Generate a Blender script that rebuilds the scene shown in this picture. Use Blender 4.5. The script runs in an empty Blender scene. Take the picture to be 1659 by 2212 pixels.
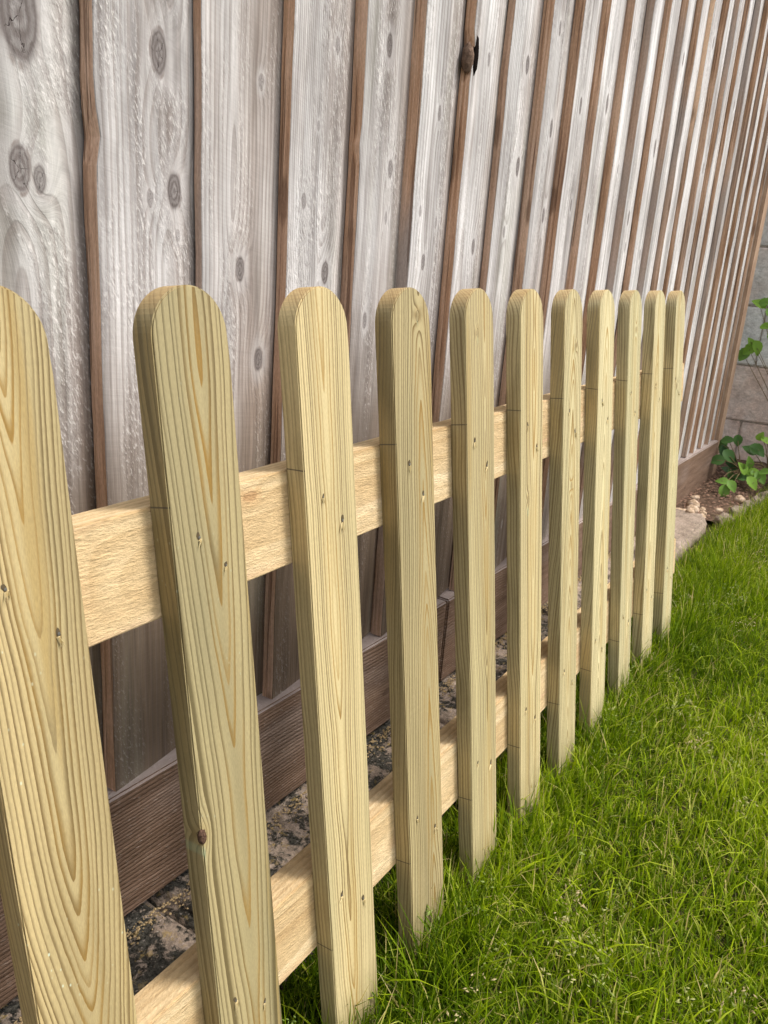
import bpy, bmesh, math, random
import numpy as np
from mathutils import Vector, Matrix, noise as mnoise
random.seed(7); rng = np.random.default_rng(11)
S = bpy.context.scene
COL = S.collection

# ------------------------------------------------------------------ camera
CAMZ = 0.85
cam_d = bpy.data.cameras.new('camera'); cam = bpy.data.objects.new('camera', cam_d); COL.objects.link(cam)
cam.matrix_world = (Matrix.Translation((0, 0, CAMZ)) @ Matrix.Rotation(-1.0113, 4, 'Z')
                    @ Matrix.Rotation(1.2660, 4, 'X') @ Matrix.Rotation(0.0733, 4, 'Z'))
cam_d.sensor_fit = 'VERTICAL'; cam_d.sensor_height = 36; cam_d.lens = 1776.1 / 2212 * 36
cam_d.clip_start = 0.02; cam_d.clip_end = 500
cam_d.dof.use_dof = True; cam_d.dof.focus_distance = 0.9; cam_d.dof.aperture_fstop = 30
S.camera = cam

# ------------------------------------------------------------------ world, sun, exposure
SUN_EL, SUN_AZ = 56.0, -62.0           # azimuth measured from +X towards +Y
w = bpy.data.worlds.new('World'); S.world = w; w.use_nodes = True
nt = w.node_tree; nt.nodes.clear()
sky = nt.nodes.new('ShaderNodeTexSky'); sky.sky_type = 'NISHITA'; sky.sun_disc = False
sky.sun_elevation = math.radians(SUN_EL); sky.sun_rotation = math.radians(90 - SUN_AZ)
sky.dust_density = 3.0; sky.ozone_density = 1.0
hs = nt.nodes.new('ShaderNodeHueSaturation'); hs.inputs['Saturation'].default_value = 0.16
bg = nt.nodes.new('ShaderNodeBackground'); bg.inputs['Strength'].default_value = 0.10
wo = nt.nodes.new('ShaderNodeOutputWorld')
nt.links.new(sky.outputs[0], hs.inputs['Color']); nt.links.new(hs.outputs[0], bg.inputs[0]); nt.links.new(bg.outputs[0], wo.inputs[0])
sl = bpy.data.lights.new('sun', 'SUN'); sun = bpy.data.objects.new('sun', sl); COL.objects.link(sun)
sl.energy = 1.5; sl.angle = math.radians(14); sl.color = (1.0, 0.94, 0.86)
el, az = math.radians(SUN_EL), math.radians(SUN_AZ)
sd = Vector((math.cos(el) * math.cos(az), math.cos(el) * math.sin(az), math.sin(el)))
sun.rotation_euler = sd.to_track_quat('Z', 'Y').to_euler()
S.view_settings.view_transform = 'Standard'; S.view_settings.look = 'None'
S.view_settings.exposure = 1.26; S.view_settings.gamma = 1; S.view_settings.use_curve_mapping = False
S.render.engine = 'CYCLES'

# ------------------------------------------------------------------ helpers: objects
def link(name, mesh, parent=None, loc=None, **props):
    o = bpy.data.objects.new(name, mesh); COL.objects.link(o)
    if parent is not None: o.parent = parent
    if loc is not None: o.location = loc
    for k, v in props.items(): o[k] = v
    return o
def mesh_from(name, verts, faces, mats, fmat=None, smooth=False):
    me = bpy.data.meshes.new(name); me.from_pydata([tuple(v) for v in verts], [], faces)
    for m in mats: me.materials.append(m)
    if fmat is not None: me.polygons.foreach_set('material_index', fmat)
    if smooth: me.polygons.foreach_set('use_smooth', [True] * len(me.polygons))
    me.update(); return me
def bm_mesh(name, bm, mats, smooth=False):
    me = bpy.data.meshes.new(name); bm.normal_update(); bm.to_mesh(me); bm.free()
    for m in mats: me.materials.append(m)
    if smooth: me.polygons.foreach_set('use_smooth', [True] * len(me.polygons))
    return me
def box_mesh(name, lo, hi, mat, bevel=0.0, seg=1, jitter=0.0, cuts=0):
    bm = bmesh.new(); bmesh.ops.create_cube(bm, size=1)
    for v in bm.verts: v.co = Vector([lo[i] + (v.co[i] + .5) * (hi[i] - lo[i]) for i in range(3)])
    if cuts:
        bmesh.ops.subdivide_edges(bm, edges=bm.edges[:], cuts=cuts, use_grid_fill=True)
    if bevel: 
        be = [e for e in bm.edges if e.calc_face_angle(0) > .5]
        bmesh.ops.bevel(bm, geom=be, offset=bevel, segments=seg, affect='EDGES')
    if jitter:
        for v in bm.verts:
            v.co += mnoise.noise_vector(v.co * 9 + Vector(lo) * 3) * jitter
    return bm_mesh(name, bm, [mat], smooth=False)

# ------------------------------------------------------------------ helpers: a small node language
class X:
    def __init__(s, T, o): s.T, s.o = T, o
    def _m(s, op, b=None, c=None, rev=False):
        n = s.T.nodes.new('ShaderNodeMath'); n.operation = op
        args = [s, b] if not rev else [b, s]
        if c is not None: args.append(c)
        for i, a in enumerate(args):
            if a is None: continue
            if isinstance(a, X): s.T.links.new(a.o, n.inputs[i])
            else: n.inputs[i].default_value = a
        return X(s.T, n.outputs[0])
    def __add__(s, b): return s._m('ADD', b)
    __radd__ = __add__
    def __sub__(s, b): return s._m('SUBTRACT', b)
    def __rsub__(s, b): return s._m('SUBTRACT', b, rev=True)
    def __mul__(s, b): return s._m('MULTIPLY', b)
    __rmul__ = __mul__
    def __truediv__(s, b): return s._m('DIVIDE', b)
    def __neg__(s): return s * -1.0
    def abs(s): return s._m('ABSOLUTE')
    def sqrt(s): return s._m('SQRT')
    def sin(s): return s._m('SINE')
    def exp(s): return s._m('EXPONENT')
    def fract(s): return s._m('FRACT')
    def floor(s): return s._m('FLOOR')
    def pow(s, b): return s._m('POWER', b)
    def mn(s, b): return s._m('MINIMUM', b)
    def mx(s, b): return s._m('MAXIMUM', b)
    def at2(s, b): return s._m('ARCTAN2', b)
    def ss(s, a, b, lo=0.0, hi=1.0):
        n = s.T.nodes.new('ShaderNodeMapRange'); n.interpolation_type = 'SMOOTHSTEP'
        s.T.links.new(s.o, n.inputs[0]); n.inputs[1].default_value = a; n.inputs[2].default_value = b
        n.inputs[3].default_value = lo; n.inputs[4].default_value = hi
        return X(s.T, n.outputs[0])
class Mat:
    def __init__(s, name, rough=.8, spec=.25):
        s.m = bpy.data.materials.new(name); s.m.use_nodes = True; s.T = s.m.node_tree; s.T.nodes.clear()
        s.out = s.T.nodes.new('ShaderNodeOutputMaterial'); s.b = s.T.nodes.new('ShaderNodeBsdfPrincipled')
        s.b.inputs['Roughness'].default_value = rough; s.b.inputs['Specular IOR Level'].default_value = spec
        s.T.links.new(s.b.outputs[0], s.out.inputs[0])
    def coord(s, kind='Object'):
        n = s.T.nodes.new('ShaderNodeTexCoord'); return n.outputs[kind]
    def xyz(s, sock):
        n = s.T.nodes.new('ShaderNodeSeparateXYZ'); s.T.links.new(sock, n.inputs[0]); return [X(s.T, n.outputs[i]) for i in range(3)]
    def vec(s, x, y, z):
        n = s.T.nodes.new('ShaderNodeCombineXYZ')
        for i, a in enumerate((x, y, z)):
            if isinstance(a, X): s.T.links.new(a.o, n.inputs[i])
            else: n.inputs[i].default_value = a
        return n.outputs[0]
    def prop(s, name):
        n = s.T.nodes.new('ShaderNodeAttribute'); n.attribute_type = 'OBJECT'; n.attribute_name = name; return n
    def propf(s, name): return X(s.T, s.prop(name).outputs['Fac'])
    def propv(s, name): return s.xyz(s.prop(name).outputs['Vector'])
    def noise(s, v, scale=1, detail=2, rough=.5, dist=0.0, w=None):
        n = s.T.nodes.new('ShaderNodeTexNoise'); n.inputs['Scale'].default_value = scale
        n.inputs['Detail'].default_value = detail; n.inputs['Roughness'].default_value = rough; n.inputs['Distortion'].default_value = dist
        s.T.links.new(v, n.inputs['Vector'])
        return X(s.T, n.outputs['Fac'])
    def voro(s, v, scale=1, feat='F1', out='Distance', rand=1.0):
        n = s.T.nodes.new('ShaderNodeTexVoronoi'); n.feature = feat; n.inputs['Scale'].default_value = scale
        n.inputs['Randomness'].default_value = rand
        s.T.links.new(v, n.inputs['Vector'])
        return X(s.T, n.outputs[out])
    def ramp(s, fac, stops):
        n = s.T.nodes.new('ShaderNodeValToRGB'); s.T.links.new(fac.o, n.inputs[0]); e = n.color_ramp.elements
        while len(e) < len(stops): e.new(.5)
        for k, (p, c) in zip(e, stops): k.position = p; k.color = (*c, 1)
        return n.outputs[0]
    def mix(s, fac, a, b, mode='MIX'):
        n = s.T.nodes.new('ShaderNodeMix'); n.data_type = 'RGBA'; n.blend_type = mode
        for sock, v in ((n.inputs[0], fac), (n.inputs[6], a), (n.inputs[7], b)):
            if isinstance(v, X): s.T.links.new(v.o, sock)
            elif isinstance(v, (tuple, list)): sock.default_value = (*v, 1)
            elif isinstance(v, (int, float)): sock.default_value = v
            else: s.T.links.new(v, sock)
        return n.outputs[2]
    def scale(s, c, f):
        g = s.vec(f, f, f); return s.mix(1.0, c, g, 'MULTIPLY')
    def col(s, c): 
        if isinstance(c, tuple): s.b.inputs['Base Color'].default_value = (*c, 1)
        else: s.T.links.new(c, s.b.inputs['Base Color'])
    def bump(s, h, dist=.001, strength=1.0, prev=None):
        n = s.T.nodes.new('ShaderNodeBump'); n.inputs['Distance'].default_value = dist; n.inputs['Strength'].default_value = strength
        s.T.links.new(h.o, n.inputs['Height'])
        s.T.links.new(n.outputs[0], s.b.inputs['Normal'])
    def normal_obj(s):
        # normal in object space
        g = s.T.nodes.new('ShaderNodeNewGeometry'); t = s.T.nodes.new('ShaderNodeVectorTransform')
        t.vector_type = 'NORMAL'; t.convert_from = 'WORLD'; t.convert_to = 'OBJECT'
        s.T.links.new(g.outputs['Normal'], t.inputs[0]); return s.xyz(t.outputs[0])

def knots(M, x, z, names, asp=1.7, y=None):
    """sum of bulges, knot mask, knot ring outline, local radius field"""
    push = None; mask = None; line = None; crack = None; halo = None
    for nm in names:
        kx, kz, kr = M.propv(nm)
        dx = (x - kx) / kr; dz = (z - kz) / (kr * asp)
        wob = M.noise(M.vec(dx * .6, dz * .6, kx * 31.0), 1, 1) - .5
        e = (dx * dx + dz * dz).sqrt() + wob * .35
        if y is not None: e = e + (y / (kr * 1.6)).mx(0.0)
        p = (e * e * -.16).exp() * kr * 1.9
        m = e.ss(1.0, .85)
        l = (e - 1.0).abs().ss(.20, .03) 
        th = dz.at2(dx)
        rw = M.noise(M.vec(dx * 2.2 + kx * 50, dz * 2.2, 3.0), 1, 3, .7) - .5
        arm = M.noise(M.vec(th * .9 + kz * 40, kx * 77, 1.0), 1, 1).ss(.40, .55)
        ck = ((th * 2.5 + kx * 90.0 + rw * 2.6).sin().abs() * (e + .25)).ss(.085, .02) * e.ss(.85, .6) * arm
        e = e + rw * .22
        m = e.ss(1.12, .74) * (.72 + (e * 17.0 + rw * 4).sin() * .14 + e.ss(.2, 1.0) * .16 + rw * .35)
        m = m * kr.ss(.003, .0095, .45, 1.0)
        l = (e - 1.02).abs().ss(.16, .02) * M.noise(M.vec(th * 1.2 + kx * 30, kz * 20, 2.0), 1, 2).ss(.40, .58)
        h = e.ss(2.6, 1.1)
        push = p if push is None else push + p
        mask = m if mask is None else mask.mx(m)
        line = l if line is None else line.mx(l)
        crack = ck if crack is None else crack.mx(ck)
        halo = h if halo is None else halo.mx(h)
    return push, mask, line, crack, halo

# ------------------------------------------------------------------ materials
def mat_picket():
    M = Mat('treated_pine', .62, .3)
    x, y, z = M.xyz(M.coord()); seed = M.propf('seed'); xc, d0, kk = M.propv('grain'); sp = M.propf('spacing')
    wz = M.noise(M.vec(seed, seed * 1.7, z * 3.4), 1, 2) - .5
    wz2 = M.noise(M.vec(seed * 3.1, 2.0, z * 1.1), 1, 1) - .5
    wx = M.noise(M.vec(x * 16, y * 16, z * 5 + seed * 5), 1, 2) - .5
    fine = M.noise(M.vec(x * 90, y * 90, z * 12 + seed), 1, 2) - .5
    push, km, kl, ck, halo = knots(M, x, z, ['knot_a', 'knot_b'], 1.7, y)
    d = d0 + kk * z + wz * .022
    xx = x - xc - wz2 * .012
    yy = y + d
    rag = M.noise(M.vec(x * 110 + seed, y * 60, z * 20), 1, 3, .7) - .5
    rho = ((xx * xx + .0000015).pow(.66) + (yy * yy + .0000015).pow(.66)).pow(.7576) + wx * .0045 + fine * .0010 + rag * .0012 + push
    r = rho / sp + seed + (M.noise(M.vec(rho * 170, seed, 0.0), 1, 1) - .5) * 1.8
    f = r.fract(); ri = r.floor()
    rv = M.noise(M.vec(ri * .73, seed, 0.0), 1, 0)
    wide = xx.abs().ss(.004, .022)
    late = (f.ss(.30, .92) * f.ss(1.0, .955)).pow(1.15) * rv.ss(.25, .6, .55, 1.0)
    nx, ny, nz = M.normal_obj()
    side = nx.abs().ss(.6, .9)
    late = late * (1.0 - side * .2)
    streak = M.noise(M.vec(x * 60, y * 60, z * 1.6 + seed * 3), 1, 3)
    patch = M.noise(M.vec(x * 14, y * 14 + seed, z * 2.2 + seed * 7), 1, 3)
    tint = M.propf('green')
    base = M.ramp(patch, [(.28, (.40, .31, .155)), (.5, (.52, .405, .205)), (.72, (.63, .49, .25))])
    gbase = M.ramp(patch, [(.3, (.30, .27, .155)), (.7, (.44, .375, .20))])
    gmix = (tint + (M.noise(M.vec(x * 20 + seed, y * 9, z * 1.5), 1, 2) - .5) * 1.3).mx(0.0).mn(1.0)
    base = M.mix(gmix, base, gbase)
    base = M.mix(M.propf('pale'), base, M.mix(gmix, (.70, .63, .385), (.60, .60, .36)))
    base = M.scale(base, streak.ss(.25, .75, .90, 1.08))
    cen = xx.abs().ss(.020, .006) * M.noise(M.vec(seed, x * 30, z * 5), 1, 2).ss(.35, .6)
    c = M.mix(late * .92, base, M.mix(cen, M.mix(gmix, (.165, .105, .038), (.12, .10, .045)), (.33, .185, .035)))
    # broad amber heartwood patch in the middle of the cathedral
    amber = M.noise(M.vec(x * 38, y * 12, z * 2.1 + seed * 11), 1, 1).ss(.58, .70) * late.ss(.6, .0, 0, .5)
    c = M.mix(amber, c, (.40, .26, .075))
    grain = M.noise(M.vec(x * 1400, y * 1400, z * 220), 1, 2, .6)
    c = M.scale(c, grain.ss(.25, .75, .88, 1.10))
    # grubby olive stains on the narrow left edge and the curved top
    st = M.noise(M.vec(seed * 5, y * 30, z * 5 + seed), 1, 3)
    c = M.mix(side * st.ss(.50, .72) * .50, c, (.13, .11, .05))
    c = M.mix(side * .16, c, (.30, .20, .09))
    c = M.scale(c, M.propf('tone'))
    endg = nz.abs().ss(.35, .8)
    sawn = M.noise(M.vec(x * 500, y * 60, z * 500), 1, 2)
    c = M.mix(endg * .55, c, (.46, .30, .135))
    c = M.scale(c, 1.0 - endg * sawn.ss(.4, .6) * .15)
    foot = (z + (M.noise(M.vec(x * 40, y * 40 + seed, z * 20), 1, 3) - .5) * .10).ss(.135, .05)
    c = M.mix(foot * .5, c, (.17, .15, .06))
    # knots
    c = M.mix(halo * .30, c, (.36, .25, .10))
    c = M.mix(km * .85, c, (.135, .105, .055))
    c = M.mix((kl * .75).mn(1.0), c, (.07, .05, .03))
    c = M.mix(ck, c, (.02, .015, .01))
    # copper-green salt bleeding below the knots
    kx, kz, kr = M.propv('knot_a')
    bl = ((x - kx) / kr).abs().ss(.8, .1) * ((z - kz + kr * 5) / (kr * 5)).abs().ss(1.0, .2) * M.noise(M.vec(x * 200, y, z * 40), 1, 2).ss(.45, .62)
    c = M.mix(bl * .55 * (1.0 - km), c, (.34, .52, .36))
    # fine pale salt flecks
    fl = M.voro(M.vec(x * 130, y * 130 + seed, z * 75), 1)
    flm = fl.ss(.13, .05) * M.noise(M.vec(x * 22 + seed, 0.0, z * 9), 1, 2).ss(.45, .75) * M.propf('flecks')
    c = M.mix(flm * .75, c, (.62, .74, .60))
    # pencil lines drawn on the left edge
    mk = None
    for nm in ('mark_a', 'mark_b'):
        q = (z - M.propf(nm) + (y - .01) * M.propf('mark_slope')).abs().ss(.0009, .0004); mk = q if mk is None else mk.mx(q)
    c = M.mix(mk * side * .75, c, (.06, .05, .045))
    M.col(c)
    fuzz = M.noise(M.vec(x * 900, y * 900, z * 160), 1, 2)
    M.bump(late * -.35 + fuzz * .35 + km * .5 - ck * 2.0, .0006, .5)
    return M.m

def mat_rail():
    M = Mat('rough_sawn_rail', .85, .15)
    x, y, z = M.xyz(M.coord()); seed = M.propf('seed')
    wob = M.noise(M.vec(x * 2.2 + seed, y * 6, z * 7), 1, 2) - .5
    rho = ((z + wob * .03) * (z + wob * .03) * 1.0 + (y - .06 + wob * .02) * (y - .06 + wob * .02)).sqrt() / .0062
    kx = None
    push, km, kl, ck, halo = knots(M, z, x, ['knot_a', 'knot_b'], 1.8)
    f = (rho + push * 120).fract()
    late = f.ss(.3, .9) * f.ss(1.0, .93)
    patch = M.noise(M.vec(x * 3 + seed, y * 20, z * 22), 1, 4)
    c = M.ramp(patch, [(.25, (.52, .36, .19)), (.5, (.64, .475, .27)), (.75, (.73, .58, .37))])
    c = M.mix(late * M.noise(M.vec(x * 2, y * 9, z * 9 + seed), 1, 2).ss(.3, .6, .15, .5), c, (.44, .29, .135))
    # chatter of the saw, across the grain
    saw = M.noise(M.vec(x * 38 + z * 20, y * 90, z * 230 + x * 10), 1, 4, .75)
    hair = M.noise(M.vec(x * 190, y * 400, z * 520), 1, 3, .7)
    c = M.scale(c, saw.ss(.3, .7, .82, 1.10) * hair.ss(.3, .7, .9, 1.06))
    c = M.mix(halo * .35, c, (.50, .28, .12)); c = M.mix(km * .8, c, (.26, .11, .045)); c = M.mix(kl * .3, c, (.2, .09, .04))
    pink = M.noise(M.vec(x * 2.6 + 7, y * 30, z * 40), 1, 2).ss(.58, .72)
    c = M.mix(pink * .35, c, (.58, .34, .24))
    M.col(c); M.bump(saw * 1.2 + hair * .8, .0020, .75)
    return M.m

def mat_weathered():
    M = Mat('weathered_board', .9, .12)
    x, y, z = M.xyz(M.coord()); seed = M.propf('seed'); xc, d0, kk = M.propv('grain'); warm = M.propf('warm')
    wz = M.noise(M.vec(seed, 3.0, z * 2.0), 1, 2) - .5
    wx = M.noise(M.vec(x * 12, seed, z * 4.5), 1, 2) - .5
    push, km, kl, ck, halo = knots(M, x, z, ['knot_a', 'knot_b', 'knot_c', 'knot_d'])
    d = d0 + kk * z + wz * .03
    xx = x - xc
    r = ((xx * xx + d * d).sqrt() + wx * .010 + push * .85) / M.propf('spacing') + seed
    f = r.fract()
    late = f.ss(.35, .9) * f.ss(1.0, .9)
    hair = M.noise(M.vec(x * 520 + push * 900, y * 200, z * 16 + seed), 1, 3, .65)
    tuft = M.noise(M.vec(x * 330 + z * 110, seed, z * 150 + x * 60), 1, 3, .75)
    streak = M.noise(M.vec(x * 70, seed * 2, z * 2.6), 1, 4, .6)
    patch = M.noise(M.vec(x * 11 + seed * 2, seed, z * 3.4), 1, 4, .6)
    band = M.noise(M.vec(x * 26 + push * 60, seed * 4, z * 4), 1, 3).ss(.42, .62)
    val = patch * .55 + streak * .45
    c = M.ramp(val, [(.32, (.20, .182, .178)), (.44, (.385, .365, .36)), (.55, (.58, .565, .565)), (.68, (.74, .73, .735))])
    # brown where the silvering has not reached
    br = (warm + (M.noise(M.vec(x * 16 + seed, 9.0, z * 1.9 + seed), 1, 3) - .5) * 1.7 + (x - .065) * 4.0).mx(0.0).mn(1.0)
    low = z.ss(.66, .12) * M.propf('damp')  # foot of the near boards browner, part of it painted shade
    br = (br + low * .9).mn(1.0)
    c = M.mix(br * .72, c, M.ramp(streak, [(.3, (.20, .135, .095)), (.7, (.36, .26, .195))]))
    damp = (z + (M.noise(M.vec(x * 9 + seed, 5.0, z * 3), 1, 2) - .5) * .25).ss(.52, .20) * M.propf('damp')  # shade behind the picket panel put into the brown of the lower boards
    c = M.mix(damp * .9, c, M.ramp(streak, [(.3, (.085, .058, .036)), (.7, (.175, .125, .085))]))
    gr = M.noise(M.vec(x * 13 + 40, seed * 2, z * 1.7 + seed), 1, 2).ss(.56, .75)
    c = M.mix(gr * .28, c, (.36, .375, .30))
    c = M.mix(late * .42, c, (.19, .15, .13))
    c = M.scale(c, hair.ss(.25, .75, .84, 1.10))
    # pale torn fibres standing in bands that follow the grain
    tf = tuft.ss(.54, .64) * band * (1.0 - km) * (1.0 - damp * .7)
    c = M.mix(tf * .50, c, (.82, .79, .77))
    dk = tuft.ss(.46, .36) * band * (1.0 - km)
    c = M.mix(dk * .50, c, (.17, .14, .13))
    saw = M.noise(M.vec(x * 14 + z * 3, 1.0, z * 420 + x * 70), 1, 3, .7)
    c = M.scale(c, saw.ss(.3, .7, .95, 1.04) * (1.0 - band) + band)
    big = M.noise(M.vec(x * 24 + seed * 6, seed, z * 1.3), 1, 3, .6)
    c = M.scale(c, big.ss(.3, .7, .74, 1.12))
    c = M.mix(halo * .40, c, (.52, .50, .50))
    c = M.mix((km * 1.05).mn(.95), c, M.mix(streak, (.075, .06, .057), (.18, .155, .148)))
    c = M.mix((kl * streak.ss(.35, .6) * .6).mn(1.0), c, (.13, .09, .075))
    c = M.mix(ck, c, (.03, .02, .02))
    c = M.scale(c, M.propf('pale'))
    M.col(c)
    M.bump(tuft * band * 1.9 + hair * .5 + saw * .35 + streak * .8 - late * .5 - ck * 2.0, .0015, .55)
    return M.m

def mat_edge():
    M = Mat('brown_sawn_edge', .85, .12)
    x, y, z = M.xyz(M.coord()); seed = M.propf('seed')
    st = M.noise(M.vec(x * 300, y * 240, z * 5 + seed * 5), 1, 3, .6)
    pa = M.noise(M.vec(seed, y * 20, z * 4 + seed * 3), 1, 3)
    c = M.ramp(st * .6 + pa * .4, [(.34, (.27, .145, .085)), (.47, (.55, .33, .21)), (.60, (.74, .50, .36))])
    c = M.mix(M.noise(M.vec(seed * 4, y * 8, z * 2.0 + seed), 1, 2).ss(.42, .66) * M.propf('grey_edge'), c, (.46, .40, .375))
    c = M.mix(M.propf('fresh') * z.ss(.9, 1.15), c, (.95, .66, .46))
    kn = M.voro(M.vec(x, y * 18 + seed * 9, z * 5.5 + seed), 1)
    c = M.mix((kn + (st - .5) * .12).ss(.19, .11) * .6, c, (.15, .085, .055))
    fz = M.noise(M.vec(x * 300, y * 500, z * 150), 1, 3, .7)
    c = M.scale(c, fz.ss(.3, .7, .85, 1.1))
    M.col(c); crk = M.noise(M.vec(x * 160, y * 190 + seed * 5, z * 2.2), 1, 2, .5).ss(.40, .34)
    M.bump(st * 1.0 + fz * .6 - crk * 1.5, .0018, .8)
    M.col(M.mix(crk * .55, c, (.13, .07, .045)))
    return M.m

def mat_gravel_board():
    M = Mat('brown_gravel_board', .85, .12)
    x, y, z = M.xyz(M.coord()); seed = M.propf('seed')
    wob = M.noise(M.vec(x * 1.6 + seed, 0.0, z * 6), 1, 2) - .5
    push, km, kl, ck, halo = knots(M, z, x, ['knot_a', 'knot_b'], 1.9)
    f = ((z + wob * .05) / .0056 + push * 90).fract()
    late = f.ss(.3, .85) * f.ss(1.0, .88)
    st = M.noise(M.vec(x * 6, y * 30, z * 60 + seed), 1, 4, .6)
    c = M.ramp(st, [(.3, (.13, .082, .056)), (.55, (.205, .132, .093)), (.75, (.28, .19, .14))])
    c = M.mix(late * .35, c, (.10, .062, .042))
    tuft = M.noise(M.vec(x * 70, y * 200, z * 330 + x * 60), 1, 3, .75)
    c = M.mix(tuft.ss(.58, .68) * .45, c, (.50, .42, .37))
    nx, ny, nz = M.normal_obj()
    grey = (nz.ss(.3, .8) + M.noise(M.vec(x * 2 + seed, 0.0, z * 8), 1, 2).ss(.55, .75) * .3).mn(1.0)
    c = M.mix(grey * .50, c, M.ramp(st, [(.3, (.36, .31, .30)), (.7, (.55, .51, .50))]))
    c = M.mix(km * .8, c, (.09, .06, .045)); c = M.mix(kl * .4, c, (.05, .035, .03))
    M.col(c); M.bump(tuft * 1.2 + st * .8 - late * .6, .002, .8)
    return M.m

def mat_slab():
    M = Mat('lichened_paving', .92, .1)
    x, y, z = M.xyz(M.coord('Object')); seed = M.propf('seed'); dirt = M.propf('lichen')
    gx = x + seed * 13.0
    a = M.noise(M.vec(gx * 26, y * 26, z * 26), 1, 6, .7)
    b = M.noise(M.vec(gx * 190, y * 190, z * 190), 1, 4, .75)
    bl = M.noise(M.vec(gx * 60 + 5, y * 60, z * 60), 1, 7, .78, .4) * .55 + M.noise(M.vec(gx * 17 + 3, y * 17, z * 17), 1, 3, .6) * .45
    c = M.ramp(a, [(.3, (.20, .155, .12)), (.5, (.33, .26, .205)), (.7, (.50, .40, .33))])
    c = M.scale(c, b.ss(.3, .7, .62, 1.2))
    c = M.mix(bl.ss(.47, .525) * dirt, c, M.ramp(b, [(.35, (.020, .020, .017)), (.65, (.13, .12, .10))]))
    sp = M.voro(M.vec(gx * 150, y * 150, z * 150), 1)
    c = M.mix(sp.ss(.26, .12) * b.ss(.45, .6) * .55, c, (.62, .54, .49))
    gold = M.noise(M.vec(gx * 60, y * 60, 4.0), 1, 4, .7).ss(.56, .64) * y.ss(.53, .64)
    c = M.mix(gold * dirt * .7, c, (.42, .30, .11))
    M.col(c); M.bump(a * 1.4 + b * .9 - bl.ss(.5, .57) * dirt * .5, .004, .9)
    return M.m

def mat_block():
    M = Mat('stone_block', .95, .1)
    x, y, z = M.xyz(M.coord()); seed = M.propf('seed'); warm = M.propf('warm')
    a = M.noise(M.vec(x + seed * 9, y * 7, z * 7), 1, 5, .65)
    b = M.noise(M.vec(x + seed * 3, y * 60, z * 60), 1, 4, .7)
    cool = M.ramp(a, [(.3, (.44, .435, .415)), (.5, (.66, .65, .625)), (.7, (.80, .785, .76))])
    hot = M.ramp(a, [(.3, (.42, .31, .26)), (.5, (.66, .50, .42)), (.7, (.78, .62, .53))])
    c = M.mix((warm + (M.noise(M.vec(seed, y * 9, z * 9), 1, 3) - .5) * 1.2).mx(0.0).mn(1.0), cool, hot)
    c = M.scale(c, b.ss(.3, .7, .8, 1.12))
    M.col(c); M.bump(a * 2 + b, .006, .8); return M.m

def simple(name, stops, scale, rough=.9, bump=.002, detail=5, spec=.15):
    M = Mat(name, rough, spec); v = M.coord('Object')
    a = M.noise(v, scale, detail, .65); M.col(M.ramp(a, stops)); M.bump(a, bump, .8); return M.m

def mat_leafy(name, stops, trans=.35, rough=.5, attr='tint'):
    M = Mat(name, rough, .16)
    n = M.T.nodes.new('ShaderNodeAttribute'); n.attribute_name = attr
    f = X(M.T, n.outputs['Fac'])
    c = M.ramp(f, stops); M.col(c)
    tr = M.T.nodes.new('ShaderNodeBsdfTranslucent'); M.T.links.new(c, tr.inputs[0])
    mx = M.T.nodes.new('ShaderNodeMixShader'); mx.inputs[0].default_value = trans
    M.T.links.new(M.b.outputs[0], mx.inputs[1]); M.T.links.new(tr.outputs[0], mx.inputs[2]); M.T.links.new(mx.outputs[0], M.out.inputs[0])
    return M.m

PINE, RAIL, WEATH, EDGE, GBRD = mat_picket(), mat_rail(), mat_weathered(), mat_edge(), mat_gravel_board()
SLAB, BLOCK = mat_slab(), mat_block()
EARTH = simple('brown_earth', [(.3, (.045, .028, .018)), (.5, (.10, .062, .042)), (.7, (.17, .115, .08))], 60, bump=.008)
LAWNBASE = simple('thatch_under_grass', [(.3, (.022, .026, .008)), (.5, (.06, .055, .02)), (.7, (.13, .10, .045))], 70, bump=.006)
MORTAR = simple('dark_mortar', [(.3, (.20, .16, .13)), (.7, (.42, .36, .30))], 40)
POSTM = simple('post_wood', [(.3, (.30, .19, .13)), (.6, (.45, .31, .22))], 9)
STEEL = Mat('nail_steel', .5, .5); STEEL.col((.10, .095, .085)); STEEL = STEEL.m
HOLE = Mat('nail_hole_shade', .95, .05); HOLE.col((.10, .075, .045)); HOLE = HOLE.m  # flat dark oval, painted for the shade inside a nail hole
SPLINT = Mat('fresh_splinter', .8, .1); SPLINT.col((.62, .50, .27)); SPLINT = SPLINT.m
DARK = Mat('knot_shadow', 1, 0); DARK.col((.012, .009, .008)); DARK = DARK.m
KNOTW = simple('loose_knot_wood', [(.3, (.07, .045, .033)), (.7, (.22, .145, .105))], 160, bump=.003)
BARK = simple('knot_bark', [(.3, (.03, .017, .012)), (.7, (.16, .09, .06))], 400, bump=.002)
FLINT = simple('pale_stone', [(.3, (.26, .18, .11)), (.5, (.50, .37, .26)), (.72, (.70, .58, .47))], 75, bump=.006)
CHIP = simple('wood_chips', [(.3, (.13, .075, .05)), (.6, (.34, .21, .15)), (.8, (.50, .36, .28))], 300, bump=.002)
GRIT = simple('sandy_grit', [(.3, (.22, .15, .07)), (.6, (.48, .36, .20)), (.8, (.68, .58, .42))], 500, bump=.001)
GRASS = mat_leafy('grass_blade', [(0, (.042, .088, .003)), (.32, (.165, .265, .003)), (.54, (.37, .47, .008)), (.78, (.52, .58, .10)), (.9, (.60, .48, .18)), (1, (.80, .70, .40))], .46, .58)
SEED = mat_leafy('grass_seed_head', [(0, (.26, .36, .08)), (.5, (.45, .46, .18)), (1, (.60, .48, .28))], .3, .7)
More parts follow.
